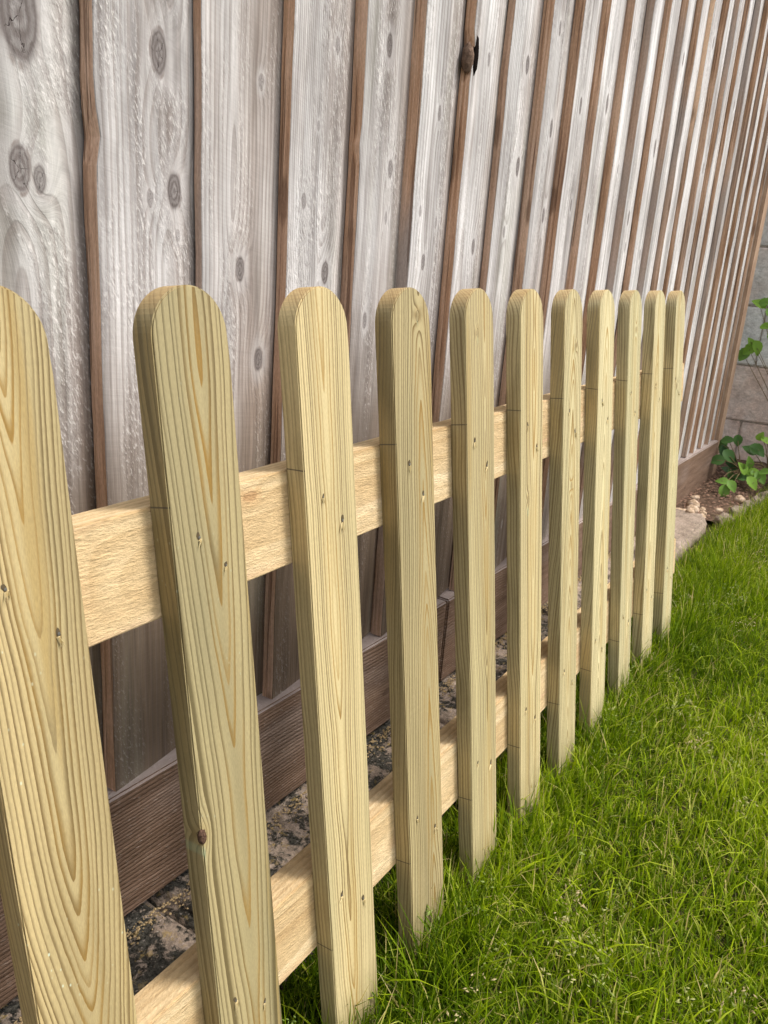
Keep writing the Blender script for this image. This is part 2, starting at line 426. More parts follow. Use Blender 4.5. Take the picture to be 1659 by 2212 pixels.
LEAF = mat_leafy('bramble_leaf', [(0, (.045, .105, .045)), (.5, (.10, .21, .05)), (1, (.24, .42, .06))], .3, .45)
STEM = simple('plant_stem', [(.3, (.12, .10, .05)), (.7, (.24, .17, .09))], 60)

# ------------------------------------------------------------------ ground
def zz(v): return v + CAMZ          # measured relative to the camera
bm = bmesh.new()
bmesh.ops.create_grid(bm, x_segments=60, y_segments=60, size=1)
for v in bm.verts:
    sx, sy = v.co.x, v.co.y
    v.co.x = 2 + (abs(sx) ** 3) * math.copysign(120, sx) + sx * 3
    v.co.y = -.5 + (abs(sy) ** 3) * math.copysign(120, sy) + sy * 2
    v.co.z = mnoise.noise(v.co * 2.0) * .008
ground = link('ground', bm_mesh('ground', bm, [LAWNBASE], True), kind='structure')

# earth bed at the far end, between fence, edging and wall
nx_, ny_ = 60, 40
vs, fs = [], []
for j in range(ny_ + 1):
    for i in range(nx_ + 1):
        x = 2.98 + 1.24 * i / nx_; yb = .47 - .02 * (x - 3)
        y = yb + (1.1 - yb) * j / ny_
        n = mnoise.fractal(Vector((x * 14, y * 14, 0)), 1.0, 2.0, 4)
        vs.append((x, y, .022 + n * .010 - .02 * (j == 0)))
for j in range(ny_):
    for i in range(nx_):
        a = j * (nx_ + 1) + i; fs.append((a, a + 1, a + nx_ + 2, a + nx_ + 1))
link('soil', mesh_from('soil', vs, fs, [EARTH], smooth=True), kind='structure')

# ------------------------------------------------------------------ paving under the tall fence
pav = link('paving', None, kind='structure', loc=(0, 0, 0))
px = 2.985
k = 0
ZS = .045
while px > -1.6:
    wd = .60
    x0, x1 = px - wd, px
    g = .004
    if k == 0: lo, hi = (x0 + g, .500, -.03), (x1, .655, ZS + .002)
    else: lo, hi = (x0 + g, .470 + random.uniform(-.006, .006), -.03), (x1 - g, .90, ZS + random.uniform(-.002, .002))
    bm = bmesh.new(); bmesh.ops.create_cube(bm, size=1)
    for v in bm.verts: v.co = Vector([lo[i] + (v.co[i] + .5) * (hi[i] - lo[i]) for i in range(3)])
    bmesh.ops.subdivide_edges(bm, edges=[e for e in bm.edges if abs(e.verts[0].co.x - e.verts[1].co.x) > .1], cuts=15, use_grid_fill=True)
    bmesh.ops.subdivide_edges(bm, edges=[e for e in bm.edges if abs(e.verts[0].co.y - e.verts[1].co.y) > .1], cuts=8, use_grid_fill=True)
    bmesh.ops.bevel(bm, geom=[e for e in bm.edges if e.calc_face_angle(0) > .5], offset=.012, segments=3, affect='EDGES')
    for v in bm.verts:
        v.co += mnoise.noise_vector(v.co * 18) * .0035 + mnoise.noise_vector(v.co * 70) * .0012
        if k == 0 and v.co.x > x1 - .08: v.co.y = .655 - (.655 - v.co.y) * (1 - .18 * (v.co.x - x1 + .08) / .08)
    link('paving_slab', bm_mesh('paving_slab', bm, [SLAB], True), pav, seed=float(k) * .37 + .2, lichen=.12 if k == 0 else (.8 if k == 1 else 1.0))
    px -= wd; k += 1

# ------------------------------------------------------------------ the tall fence
FY = .69                      # rear plane of the boards
XB0, PB = .526, .137
def xedge(i): return XB0 + PB * (i if i <= 10 else 10 + (i - 10) * .925)
def zbot(x): return zz(-.607 - .0175 * (x - .6))
fence = link('board_fence', None, loc=(0, FY, 0),
             label='tall fence of overlapping vertical boards weathered silver grey with brown edges', category='fence')
NOK = (-9., -9., .01)
KN = {  # board: knots (x on board, height, radius) seen in the photograph
 -1: [(.075, .163, .018), (.067, .046, .010), (.088, .040, .006)],
 0: [(.086, .167, .0100), (.107, .045, .0095), (.070, .035, .004), (.112, .002, .003)],
 1: [(.067, -.030, .0072), (.107, -.135, .0075), (.10, .17, .004)],
 2: [(.033, .053, .0048), (.092, -.030, .0075), (.097, .235, .0045), (.06, .14, .003)],
 3: [(.064, .257, .0075), (.092, .111, .006), (.040, -.093, .0055), (.088, .047, .004)],
 4: [(.070, .200, .0055), (.026, .062, .0042), (.052, -.010, .006), (.092, .05, .004)],
 5: [(.075, .30, .005), (.085, .02, .0065), (.06, -.1, .005)],
 6: [(.089, .323, .0075), (.096, .162, .008), (.06, .05, .005)],
 7: [(.07, .24, .008), (.09, .09, .007), (.05, .40, .006)],
 8: [(.06, .30, .008), (.09, .12, .006)], 9: [(.08, .33, .009), (.05, .1, .006)],
}
warms = {-3: .1, -2: .15, -1: .05, 0: .0, 1: .28, 2: .22, 3: .12, 4: .02, 5: .1, 6: 0, 7: .1}
for i in range(-4, 25):
    r = random.Random(100 + i)
    xa, xb = xedge(i), xedge(i + 1) + .016
    if i == 24: xb = xa + .03
    wd = xb - xa; zb = zbot(xa) - (.004 if r.random() < .4 else 0) - r.uniform(0, .003)
    top = zz(1.12); H = top - zb; N = 70
    eb = (-.002 if i > 9 else 0) + {0: .0275, 1: .0215, 2: .026, 3: .028, 4: .029}.get(i, .026 + r.uniform(-.003, .004)); gap = r.uniform(.0025, .0055); xoff = r.uniform(0, 50)
    vs, fs, fm = [], [], []
    for n in range(N + 1):
        z = H * n / N
        wob = mnoise.fractal(Vector((xoff, 0, z * 6)), 1.0, 2.0, 4) * .0025
        wob2 = mnoise.noise(Vector((xoff + 9, 0, z * 9))) * .0016
        dx = 0; 
        zw = z + zb - CAMZ
        if i == 5:      # a knot has broken out of this board's edge
            q = math.exp(-((zw - .292) / .016) ** 2); dx = .010 * q
        if i == 0:
            q = math.exp(-((zw - .085) / .02) ** 2); dx = .006 * q
        if i == 3:
            q = math.exp(-((zw - .13) / .018) ** 2); dx = -.003 * q
        b = .0008
        yf, yt = -eb + wob2, -.0055
        gp = gap * (.75 + .5 * mnoise.noise(Vector((xoff + 3, 0, z * 3))))
        vs += [(wob + .02, 0, z), (wob + .02, -.0055 - gp, z), (wob + dx * .6, -.0055 - gp, z), (wob * .7 + dx, yf + b, z), (wob * .7 + dx + b, yf, z),
               (wd * .35, yf + (yt - yf) * .33, z), (wd * .7, yf + (yt - yf) * .68, z), (wd, yt, z), (wd, 0, z)]
    m = 9
    for n in range(N):
        for c in range(m):
            a = n * m + c; b_ = n * m + (c + 1) % m
            fs.append((a, b_, b_ + m, a + m)); fm.append(1 if c in (0, 1, 2) else 0)
    fs.append(tuple(range(m - 1, -1, -1))); fm.append(1)
    fs.append(tuple(N * m + c for c in range(m))); fm.append(1)
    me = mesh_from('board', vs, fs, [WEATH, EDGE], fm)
    kl = [(a, h + CAMZ - zb, rad) for a, h, rad in KN.get(i, [])]
    if i not in KN:
        kl = [(r.uniform(.03, .11), r.uniform(.5, 1.6), r.uniform(.005, .011)) for _ in range(2)]
    while len(kl) < 4: kl.append((r.uniform(.03, .11), r.choice([r.uniform(.05, .40), r.uniform(1.35, 1.8)]), r.uniform(.002, .0045)))
    kl = [(a_, b_, c_ * 1.2) for a_, b_, c_ in kl]
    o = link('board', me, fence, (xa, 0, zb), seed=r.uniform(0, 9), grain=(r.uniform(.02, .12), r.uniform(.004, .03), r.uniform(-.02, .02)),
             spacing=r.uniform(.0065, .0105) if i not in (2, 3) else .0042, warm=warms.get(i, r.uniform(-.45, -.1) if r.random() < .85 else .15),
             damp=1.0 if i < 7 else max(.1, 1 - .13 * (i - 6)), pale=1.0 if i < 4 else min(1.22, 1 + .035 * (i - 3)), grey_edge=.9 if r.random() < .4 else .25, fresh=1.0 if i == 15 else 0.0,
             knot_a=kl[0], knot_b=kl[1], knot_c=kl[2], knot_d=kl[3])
    # screws in a row just above the bottom of each board
    if i == 5:
        bm = bmesh.new(); bmesh.ops.create_icosphere(bm, subdivisions=3, radius=1)
        for v in bm.verts:
            v.co = Vector((v.co.x * .009, v.co.y * .009, v.co.z * .021)) * (1 + .22 * mnoise.noise(v.co * 2.3))
        link('loose_knot', bm_mesh('loose_knot', bm, [KNOTW], True), o, (-.001, -.021, .285 + CAMZ - zb))
        bm = bmesh.new(); bmesh.ops.create_icosphere(bm, subdivisions=2, radius=1)
        for v in bm.verts: v.co = Vector((v.co.x * .0075, v.co.y * .004, v.co.z * .027)) * (1 + .3 * mnoise.noise(v.co * 2.7 + Vector((5, 0, 0))))
        link('knot_hole', bm_mesh('knot_hole', bm, [DARK], True), o, (.0125, -eb + .002, .289 + CAMZ - zb))

def plank(name, lo, hi, mat, parent, loc, bevel=.0015, seg=2, **pr):
    me = box_mesh(name, lo, hi, mat, bevel, seg)
    return link(name, me, parent, loc, **pr)
GY = .655 - FY                 # front of the gravel boards
JX = 1.30
def gboard(x0, x1, seed, ka, kb):
    me = box_mesh('gravel_board', (0, 0, -.176), (x1 - x0, .035, 0), GBRD, .003, 3)
    o = link('gravel_board', me, fence, (x0, GY, zbot(x0) - .004), seed=seed, knot_a=ka, knot_b=kb)
    o.rotation_euler = (0, math.atan(.0175), 0)
    return o
gboard(-1.2, JX - .003, 1.3, (-.035, 1.62, .007), (-.11, 2.3, .006))
gboard(JX + .003, 3.70, 6.2, (-.05, .9, .008), (-.12, 1.9, .007))
plank('end_post', (0, 0, 0), (.085, .085, 1.95), POSTM, fence, (xedge(24) + .035, -.03, .0), .004, 2)

# small metal screws and torn wood on the shaded lower boards
# ------------------------------------------------------------------ the picket fence
LEAN, YP, ZT, W, TH, L = .1276, .4583, -.0321, .075, .0215, .84
ca, sa = math.cos(LEAN), math.sin(LEAN)
base = Vector((0, YP - L * sa, zz(ZT) - L * ca))
pf = link('picket_fence', None, loc=base, label='low new timber picket fence with round topped pickets leaning by the lawn', category='picket fence')
pf.rotation_euler = (-LEAN, 0, 0)
def picket_mesh():
    bm = bmesh.new(); R_ = W / 2; pts = []
    pts.append((-R_, 0)); pts.append((R_, 0))
    zc = L - R_
    n = 26
    for i in range(n + 1):
        a = math.pi * i / n; pts.append((R_ * math.cos(a), zc + R_ * math.sin(a) * 1.0))
    vf = [bm.verts.new((x, 0, z)) for x, z in pts]; f = bm.faces.new(vf)
    # make sure the front looks to -y
    f.normal_update()
    if f.normal.y > 0: f.normal_flip()
    ret = bmesh.ops.extrude_face_region(bm, geom=[f]); 
    ev = [g for g in ret['geom'] if isinstance(g, bmesh.types.BMVert)]
    for v in ev: v.co.y = TH
    bmesh.ops.recalc_face_normals(bm, faces=bm.faces[:])
    ed = [e for e in bm.edges if e.calc_face_angle(0) > .8 and e.verts[0].co.z > .001 and abs(e.verts[0].co.y - e.verts[1].co.y) < 1e-4]
    bmesh.ops.bevel(bm, geom=ed, offset=.0011, segments=2, affect='EDGES')
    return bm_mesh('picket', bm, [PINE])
PM = picket_mesh()
def nail_mesh(seed):
    """a sunk nail: dark oval painted as the shade in its hole, small head and pale torn splinters below it"""
    r = random.Random(seed); vs, fs, fm = [], [], []
    def fan(cx, cz, rx, rz, y, mi, n=9, jit=.25):
        b = len(vs); vs.append((cx, y, cz))
        for i in range(n):
            a = 2 * math.pi * i / n; q = 1 + r.uniform(-jit, jit); vs.append((cx + rx * q * math.cos(a), y + .0002, cz + rz * q * math.sin(a)))
        for i in range(n): fs.append((b, b + 1 + (i + 1) % n, b + 1 + i)); fm.append(mi)
    fan(0, .001, .0019, .0034, -.0003, 0)
    fan(.0002, -.0002, .0012, .0013, -.0007, 1, 7, .1)
    for k in range(r.randint(3, 5)):
        a = -math.pi / 2 + r.uniform(-.9, .5); ln = r.uniform(.003, .0085); wd_ = r.uniform(.0005, .0011)
        ux, uz = math.cos(a), math.sin(a); ox, oz = r.uniform(-.0012, .0012), -.002
        b = len(vs)
        vs += [(ox - uz * wd_, -.0002, oz + ux * wd_), (ox + uz * wd_, -.0002, oz - ux * wd_), (ox, -.0016, oz),
               (ox + ux * ln, -.0022 * r.random() - .0004, oz + uz * ln)]
        fs.extend([(b, b + 2, b + 3), (b + 2, b + 1, b + 3), (b, b + 1, b + 2)]); fm.extend([2, 2, 2])
    return mesh_from('nail', vs, fs, [HOLE, STEEL, SPLINT], fm)
NM = [nail_mesh(s) for s in range(5)]
PX = {0: .1275, 1: .2835, 2: .4395, 3: .5975, 4: .7525, 5: .9085, 6: 1.0655, 7: 1.2205, 8: 1.3740, 9: 1.5320, 10: 1.6900, 11: 1.8480}
#        xc      d0     k     spacing green flecks knots(a, b) as (x, v from the top, r)
PP = {1: (.004, .066, -.070, .0034, .25, 1.0, None, None),
      2: (.006, .052, -.046, .0050, .75, .25, (-.037, .433, .0042), None),
      3: (-.003, .030, -.026, .0034, .05, .1, None, None),
      4: (.014, .004, .052, .0034, .40, .2, (.012, .029, .0034), None),
      5: (.012, .036, -.030, .0034, .20, .1, (-.006, .052, .0030), None),
      6: (.008, .030, -.020, .0036, .05, .1, (-.012, .288, .0030), None),
      7: (.002, .002, .085, .0038, .25, .1, (.010, .085, .003), (.002, .30, .003)),
      8: (.0, .002, .075, .0038, .15, .1, None, None),
      9: (.008, .03, -.02, .0036, .35, .1, (.006, .07, .003), None),
      10: (-.006, .006, .05, .004, .15, .1, None, None),
      11: (.0, .004, .045, .004, .3, .1, (.0, .2, .003), None), 0: (.0, .006, .02, .0045, .2, .2, None, None)}
for k in range(0, 12):
    r = random.Random(500 + k)
    xc, d0, kk, sp, gr, fl, ka, kb = PP[k]
    kn = [((q[0], L - q[1], q[2]) if q else NOK) for q in (ka, kb)]
    o = link('picket', PM, pf, (PX[k], 0, 0), seed=r.uniform(1, 9), grain=(xc, d0, kk), spacing=sp, tone={1: .86, 2: .80, 3: .96, 4: .80, 5: .84, 6: .97, 7: .9, 9: .94}.get(k, 1.0), green=gr - .15, flecks=fl, pale={3: .25, 4: .12, 5: .3, 6: .4, 7: .5}.get(k, .7 if k > 7 else 0.0),
             knot_a=kn[0], knot_b=kn[1], mark_a=L - .159 + r.uniform(-.001, .001), mark_b=L - .662 + r.uniform(-.002, .002), mark_slope=r.uniform(-.12, .12))
    o.rotation_euler = (0, r.uniform(-.0025, .0025), r.uniform(-.012, .012))
    s_ = r.uniform(-.002, .002)
    for j, (dx, v) in enumerate([(-.015 + s_, .184), (.014 + s_, .218), (-.018 + s_, .612), (.018 + s_, .640)]):
        nl = link('nail', NM[(k * 3 + j) % 5], o, (dx + r.uniform(-.003, .003), -.0001, L - v + r.uniform(-.004, .004)))
        q_ = r.uniform(.75, 1.2); nl.scale = (q_, 1.0, q_ * r.uniform(.8, 1.2)); nl.rotation_euler = (0, r.uniform(-.4, .4), 0)
    if k == 2:      # bark pocket broken out at the left arris
        bm = bmesh.new(); bmesh.ops.create_icosphere(bm, subdivisions=3, radius=1)
        for v in bm.verts:
            v.co = Vector((v.co.x * .0040, v.co.y * .0030, v.co.z * .0078 * (1.15 if v.co.z < 0 else .7)))
            v.co *= 1 + .25 * mnoise.noise(v.co * 300)
        link('bark_knot', bm_mesh('bark_knot', bm, [BARK], True), o, (-.0362, .0012, L - .433))
def rail(v0, v1, seed, ka, kb):
    h = v1 - v0
    x0, x1 = -.35, 1.99
    bm = bmesh.new(); bmesh.ops.create_cube(bm, size=1)
    for v in bm.verts: v.co = Vector(((v.co.x + .5) * (x1 - x0), (v.co.y + .5) * .0354, v.co.z * h))
    bmesh.ops.subdivide_edges(bm, edges=[e for e in bm.edges if abs(e.verts[0].co.x - e.verts[1].co.x) > .1], cuts=120, use_grid_fill=True)
    bmesh.ops.bevel(bm, geom=[e for e in bm.edges if e.calc_face_angle(0) > .8], offset=.0014, segments=2, affect='EDGES')
    for v in bm.verts:
        v.co.z += .0007 * mnoise.noise(Vector((v.co.x * 14, v.co.y * 40, seed + v.co.z * 30)))
    me = bm_mesh('rail', bm, [RAIL])
    return link('rail', me, pf, (x0, TH, L - (v0 + v1) / 2), seed=seed, knot_a=ka, knot_b=kb)
rail(.1601, .2486, 2.0, (.030, .862, .0045), (-.004, .652, .012))
rail(.5808, .6686, 8.0, (-.01, 1.08, .007), (.0, 1.9, .006))

# ------------------------------------------------------------------ block wall behind the end of the fence
WX = 4.2
wall = link('block_wall', None, loc=(WX, 0, 0), label='rough wall of large grey and pink stone blocks beyond the fence end', category='wall')
link('mortar', box_mesh('mortar', (.012, -2.2, -.05), (.20, 1.6, 2.05), MORTAR), wall)
zl = [-.08, .205, .464, .733, .995, 1.255, 1.515, 1.775, 2.03]
for ci in range(len(zl) - 1):
    y = 1.58 - (.16 if ci % 2 else .39)
    r = random.Random(900 + ci)
    yy_ = 1.59
    first = True
    while yy_ > -2.15:
        wd = (.24 if ci % 2 else .46) if first else .46 + r.uniform(-.02, .02)
        first = False
        lo = (0 + r.uniform(0, .006), yy_ - wd + .003, zl[ci] + .003); hi = (.19, yy_ - .003, zl[ci + 1] - .003)
        me = box_mesh('stone_block', lo, hi, BLOCK, .006, 2, .004)
        warm = {0: .9, 1: .85, 2: .05, 3: .3}.get(ci, r.uniform(0, .3))
        link('stone_block', me, wall, seed=r.uniform(0, 9), warm=warm + r.uniform(-.1, .15))
        yy_ -= wd

# ------------------------------------------------------------------ stones, edging, chips, grit
def rock(r, a, b, c, sub=2):
    bm = bmesh.new(); bmesh.ops.create_icosphere(bm, subdivisions=sub, radius=1)
    o = Vector((r.uniform(0, 99),) * 3)
    for v in bm.verts:
        n = 1 + .45 * mnoise.noise(v.co * 1.3 + o) + .24 * mnoise.noise(v.co * 3.5 + o)
        v.co = Vector((v.co.x * a, v.co.y * b, v.co.z * c)) * n
    return bm
r = random.Random(3)
edg = [(3.045, .466, .06, .028), (3.17, .452, .065, .026), (3.29, .437, .05, .026), (3.40, .424, .055, .024), (3.52, .410, .06, .026), (3.65, .398, .06, .024)]
el_ = ['longest pale edging stone, next to the pink slab', 'second pale edging stone from the pink slab', 'third pale edging stone from the slab, at the lawn edge',
       'fourth edging stone from the slab, half hidden by grass', 'fifth edging stone from the slab, buried in lawn grass', 'farthest edging stone, buried in grass towards the wall']
for (x, y, a, b), lb in zip(edg, el_):
    link('edging_stone', bm_mesh('edging_stone', rock(r, a, b, .032, 3), [SLAB], True), loc=(x, y, .018), label=lb, category='stone',
         group='stones edging the lawn', seed=x, lichen=.25).rotation_euler = (0, 0, -.12)
fl = [(2.98 + .02, .622, .060, .018, .013, 'long pale flint wedged under the gravel board'), (3.06, .585, .030, .024, .018, 'broad cream stone in the pile at the slab edge'),
      (3.13, .60, .024, .018, .020, 'upright pale stone at the back of the pile'), (3.00, .540, .019, .016, .013, 'round cream pebble touching the end of the slab'),
      (3.05, .545, .016, .013, .011, 'small pale pebble in front of the stone pile'), (3.36, .478, .024, .020, .018, 'lone pinkish round stone in the bare earth'),
      (3.25, .62, .020, .014, .012, 'pale stone at the foot of the fence under leaves'), (3.10, .560, .014, .012, .010, 'small tan stone between the pile and the earth'),
      (3.14, .51, .016, .013, .010, 'tan pebble near the first edging stone'), (2.97, .575, .022, .016, .012, 'flat cream stone on the back of the slab')]
for x, y, a, b, c, lb in fl:
    o = link('pale_stone', bm_mesh('pale_stone', rock(r, a, b, c), [FLINT], True), loc=(x, y, .026 + c * .25 + (.02 if x < 3.0 else 0)), label=lb, category='stone', group='pale stones on the earth bed')
    o.rotation_euler = (0, 0, r.uniform(0, 3))
def scatter_bits(name, pts, size, mat, seed, flat=.4):
    rr = np.random.default_rng(seed); vs, fs = [], []
    for (x, y, z) in pts:
        s = size * rr.uniform(.4, 1.4); a = rr.uniform(0, 6.28); b = len(vs)
        e = rr.uniform(.4, 1.0)
        for (u, v, t) in ((1, 0, 0), (0, e, 0), (-1, 0, 0), (0, -e, 0), (0, 0, flat), (0, 0, -flat)):
            vs.append((x + s * (u * math.cos(a) - v * math.sin(a)) + s * rr.uniform(-.2, .2), y + s * (u * math.sin(a) + v * math.cos(a)), z + s * t + s * rr.uniform(-.15, .15)))
        for t in ((0, 1, 4), (1, 2, 4), (2, 3, 4), (3, 0, 4), (1, 0, 5), (2, 1, 5), (3, 2, 5), (0, 3, 5)): fs.append(tuple(b + q for q in t))
    return link(name, mesh_from(name, vs, fs, [mat]), kind='stuff')
P = [(x, y, .028 + .004 * rng.random()) for x, y in zip(rng.uniform(2.99, 4.1, 800), rng.uniform(.45, .72, 800))]
o = scatter_bits('bark_chips', P, .0065, CHIP, 5, .35); o['label'] = 'brown bark chips and crumbs on the bare earth bed'; o['category'] = 'chips'
P = [(x, .652 - abs(rng.normal(0, .012)), ZS + .002) for x in rng.uniform(-.1, 2.6, 2600)]
o = scatter_bits('grit', P, .0022, GRIT, 6, .7); o['label'] = 'golden sandy grit along the foot of the gravel board'; o['category'] = 'grit'

# ------------------------------------------------------------------ grass
def blades(name, bx, by, h, lean, curl, wdt, tint, mat, seg=3, az_=None, z0=0.0, jag=None):
    n = len(bx); rr = np.random.default_rng(len(bx))
    az = rr.uniform(0, 2 * np.pi, n) if az_ is None else az_
    dx, dy = np.cos(az), np.sin(az)
    face = az + np.pi / 2 + rr.uniform(-.9, .9, n); fx, fy = np.cos(face), np.sin(face)
    V = np.zeros((n, 2 * seg + 1, 3)); tv = np.zeros((n, 2 * seg + 1))
    th = lean.copy(); px, pz = np.zeros(n), np.zeros(n)
    for s in range(seg + 1):
        if s < seg:
            ww = wdt * (1.0, .92, .7, .5)[s] * .5
            for q, sg in ((0, -1), (1, 1)):
                V[:, 2 * s + q, 0] = bx + dx * px + fx * ww * sg; V[:, 2 * s + q, 1] = by + dy * px + fy * ww * sg; V[:, 2 * s + q, 2] = z0 + pz
                tv[:, 2 * s + q] = tint - .22 * (1 - s / seg)  # roots darker: shade down between the blades put into the tint
            st = h / seg; px = px + np.sin(th) * st; pz = pz + np.cos(th) * st; th = th + curl
        else:
            V[:, 2 * s, 0] = bx + dx * px; V[:, 2 * s, 1] = by + dy * px; V[:, 2 * s, 2] = np.maximum(z0 + pz, .004); tv[:, 2 * s] = np.where(rr.random(n) < .20, .88, tint + .12) if jag is None else tint + jag
    m = 2 * seg + 1
    F = []
    for s in range(seg - 1): F += [(2 * s, 2 * s + 1, 2 * s + 3), (2 * s, 2 * s + 3, 2 * s + 2)]
    F.append((2 * seg - 2, 2 * seg - 1, 2 * seg))
    F = (np.array(F)[None] + (np.arange(n) * m)[:, None, None]).reshape(-1, 3)
    me = bpy.data.meshes.new(name); me.vertices.add(n * m); me.vertices.foreach_set('co', V.reshape(-1).astype(np.float32))
    me.loops.add(F.size); me.loops.foreach_set('vertex_index', F.reshape(-1).astype(np.int32))
    me.polygons.add(len(F)); me.polygons.foreach_set('loop_start', np.arange(0, F.size, 3, dtype=np.int32))
    me.polygons.foreach_set('use_smooth', np.ones(len(F), dtype=bool))
    at = me.attributes.new('tint', 'FLOAT', 'POINT'); at.data.foreach_set('value', np.clip(tv.reshape(-1), 0, 1).astype(np.float32))
    me.materials.append(mat); me.update(calc_edges=True); me.validate(); return me
def vnoise(x, y, s, sd):
    out = np.zeros(len(x)); rr = np.random.default_rng(sd)
    for k in range(5):
        a = rr.uniform(0, 6.28); f = s * rr.uniform(.5, 2.0); out += np.sin((x * np.cos(a) + y * np.sin(a)) * f + rr.uniform(0, 6.28) + 1.3 * np.sin((x * np.sin(a) - y * np.cos(a)) * f * .7))
    return out / 5
def area(n, x0, x1, y0, y1, near_bias=1.0):
    u = rng.random(n); x = x0 + (x1 - x0) * u ** near_bias; return x, rng.uniform(y0, y1, n)
def lawn_limit(x):  # far edge of the grass (towards the fence)
    return np.where(x < 2.9, .468, .468 - (x - 2.9) * .13)
def tints(x, y, n):
    base = .37 + .18 * vnoise(x, y, 9, 3) + rng.normal(0, .13, n)
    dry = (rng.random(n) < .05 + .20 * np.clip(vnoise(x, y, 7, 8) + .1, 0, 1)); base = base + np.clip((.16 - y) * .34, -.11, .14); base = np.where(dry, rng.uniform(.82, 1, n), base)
    return np.clip(base, 0, 1)
parts = []
def add(n, x0, x1, y0, y1, hm, hs, bias=1.0, wd=(.0013, .0030), lean=.35, seg=3, under=False):
    x, y = area(n, x0, x1, y0, y1, bias); ok = y < lawn_limit(x) - .004
    x, y = x[ok], y[ok]; n = len(x)
    cl_ = 1 + .28 * vnoise(x, y, 16, 5)
    nearp = np.exp(-((y - .34) / .07) ** 2) * .45
    h = np.clip(rng.normal(hm, hs, n), .012, .13) * cl_ * (1 + nearp)
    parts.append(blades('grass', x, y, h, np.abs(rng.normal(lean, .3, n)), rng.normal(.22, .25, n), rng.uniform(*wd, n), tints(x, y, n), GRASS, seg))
add(92000, .35, 2.6, -.75, .47, .046, .013, 1.25)
add(52000, 2.2, 4.19, -1.2, .47, .046, .012, 1.0, (.0018, .0034), seg=2)
add(16000, .3, 4.19, .30, .47, .062, .016, 1.0)
add(26000, -1.0, 1.2, -1.6, .47, .046, .012, 1.0, seg=2)
# thatch: pale dead litter lying low
n = 26000; x, y = area(n, .4, 4.0, -.9, .40, 1.3)
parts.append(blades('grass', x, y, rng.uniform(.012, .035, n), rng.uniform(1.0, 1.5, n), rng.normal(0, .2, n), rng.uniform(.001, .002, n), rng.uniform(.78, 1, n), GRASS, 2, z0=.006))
# long arching blades
n = 2400; x, y = area(n, .5, 3.8, -.7, .44, 1.2)
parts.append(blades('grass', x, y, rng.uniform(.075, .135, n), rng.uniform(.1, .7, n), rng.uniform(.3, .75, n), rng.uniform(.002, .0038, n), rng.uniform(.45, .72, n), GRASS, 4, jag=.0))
gob = []
for i, me in enumerate(parts): gob.append(me)
bm = bmesh.new()
for me in gob: bm.from_mesh(me)
me = bpy.data.meshes.new('grass'); bm.to_mesh(me); bm.free(); me.materials.append(GRASS)
o = link('grass', me, kind='stuff'); o['label'] = 'bright green lawn grass with scattered dry blades'; o['category'] = 'grass'

# flowering stalks of meadow grass
def seedheads(n):
    V, F, Tn = [], [], []
    rr = random.Random(12)
    for q in range(n):
        for _ in range(20):
            x = .5 + 3.0 * rr.random() ** 1.3; y = rr.uniform(-.75, .40)
            if (mnoise.noise(Vector((x * 3.2, y * 3.2, 4))) > -.12): break
        h = rr.uniform(.05, .085); a = rr.uniform(0, 6.28); ln = rr.uniform(.008, .03)
        tx, ty = x + math.cos(a) * ln, y + math.sin(a) * ln
        t = rr.random()
        b = len(V); w_ = .0005
        V += [(x - w_, y, 0), (x + w_, y, 0), (tx, ty, h)]; F.append((b, b + 1, b + 2)); Tn += [t * .5] * 3
        for k in range(rr.randint(9, 17)):
            u = rr.uniform(.60, 1.0); cx, cy, cz = x + (tx - x) * u, y + (ty - y) * u, h * u
            sp = (1.02 - u) * .055 + .002; aa = rr.uniform(0, 6.28)
            ex, ey, ez = cx + math.cos(aa) * sp, cy + math.sin(aa) * sp, cz + rr.uniform(-.002, .008)
            b = len(V); w_ = .00025; V += [(cx, cy, cz - w_), (cx, cy, cz + w_), (ex, ey, ez)]; F.append((b, b + 1, b + 2)); Tn += [t * .5] * 3
            L_ = rr.uniform(.0042, .0080); wd_ = L_ * .19; d = Vector((rr.uniform(-1, 1), rr.uniform(-1, 1), rr.uniform(-.6, 1))).normalized()
            s = d.cross(Vector((0, 0, 1))); s = (s if s.length > .1 else Vector((1, 0, 0))).normalized() * wd_; s2 = d.cross(s).normalized() * wd_
            c = Vector((ex, ey, ez)); b = len(V)
            for p in (c, c + d * L_ * .45 + s, c + d * L_ * .45 + s2, c + d * L_ * .45 - s, c + d * L_ * .45 - s2, c + d * L_): V.append(tuple(p)); Tn.append(t)
            for i in range(4):
                F += [(b, b + 1 + i, b + 1 + (i + 1) % 4), (b + 5, b + 1 + (i + 1) % 4, b + 1 + i)]
    me = mesh_from('seed_heads', V, F, [SEED]); at = me.attributes.new('tint', 'FLOAT', 'POINT'); at.data.foreach_set('value', Tn); return me
o = link('seed_heads', seedheads(330), kind='stuff'); o['label'] = 'pale flowering seed heads standing in the lawn'; o['category'] = 'grass'

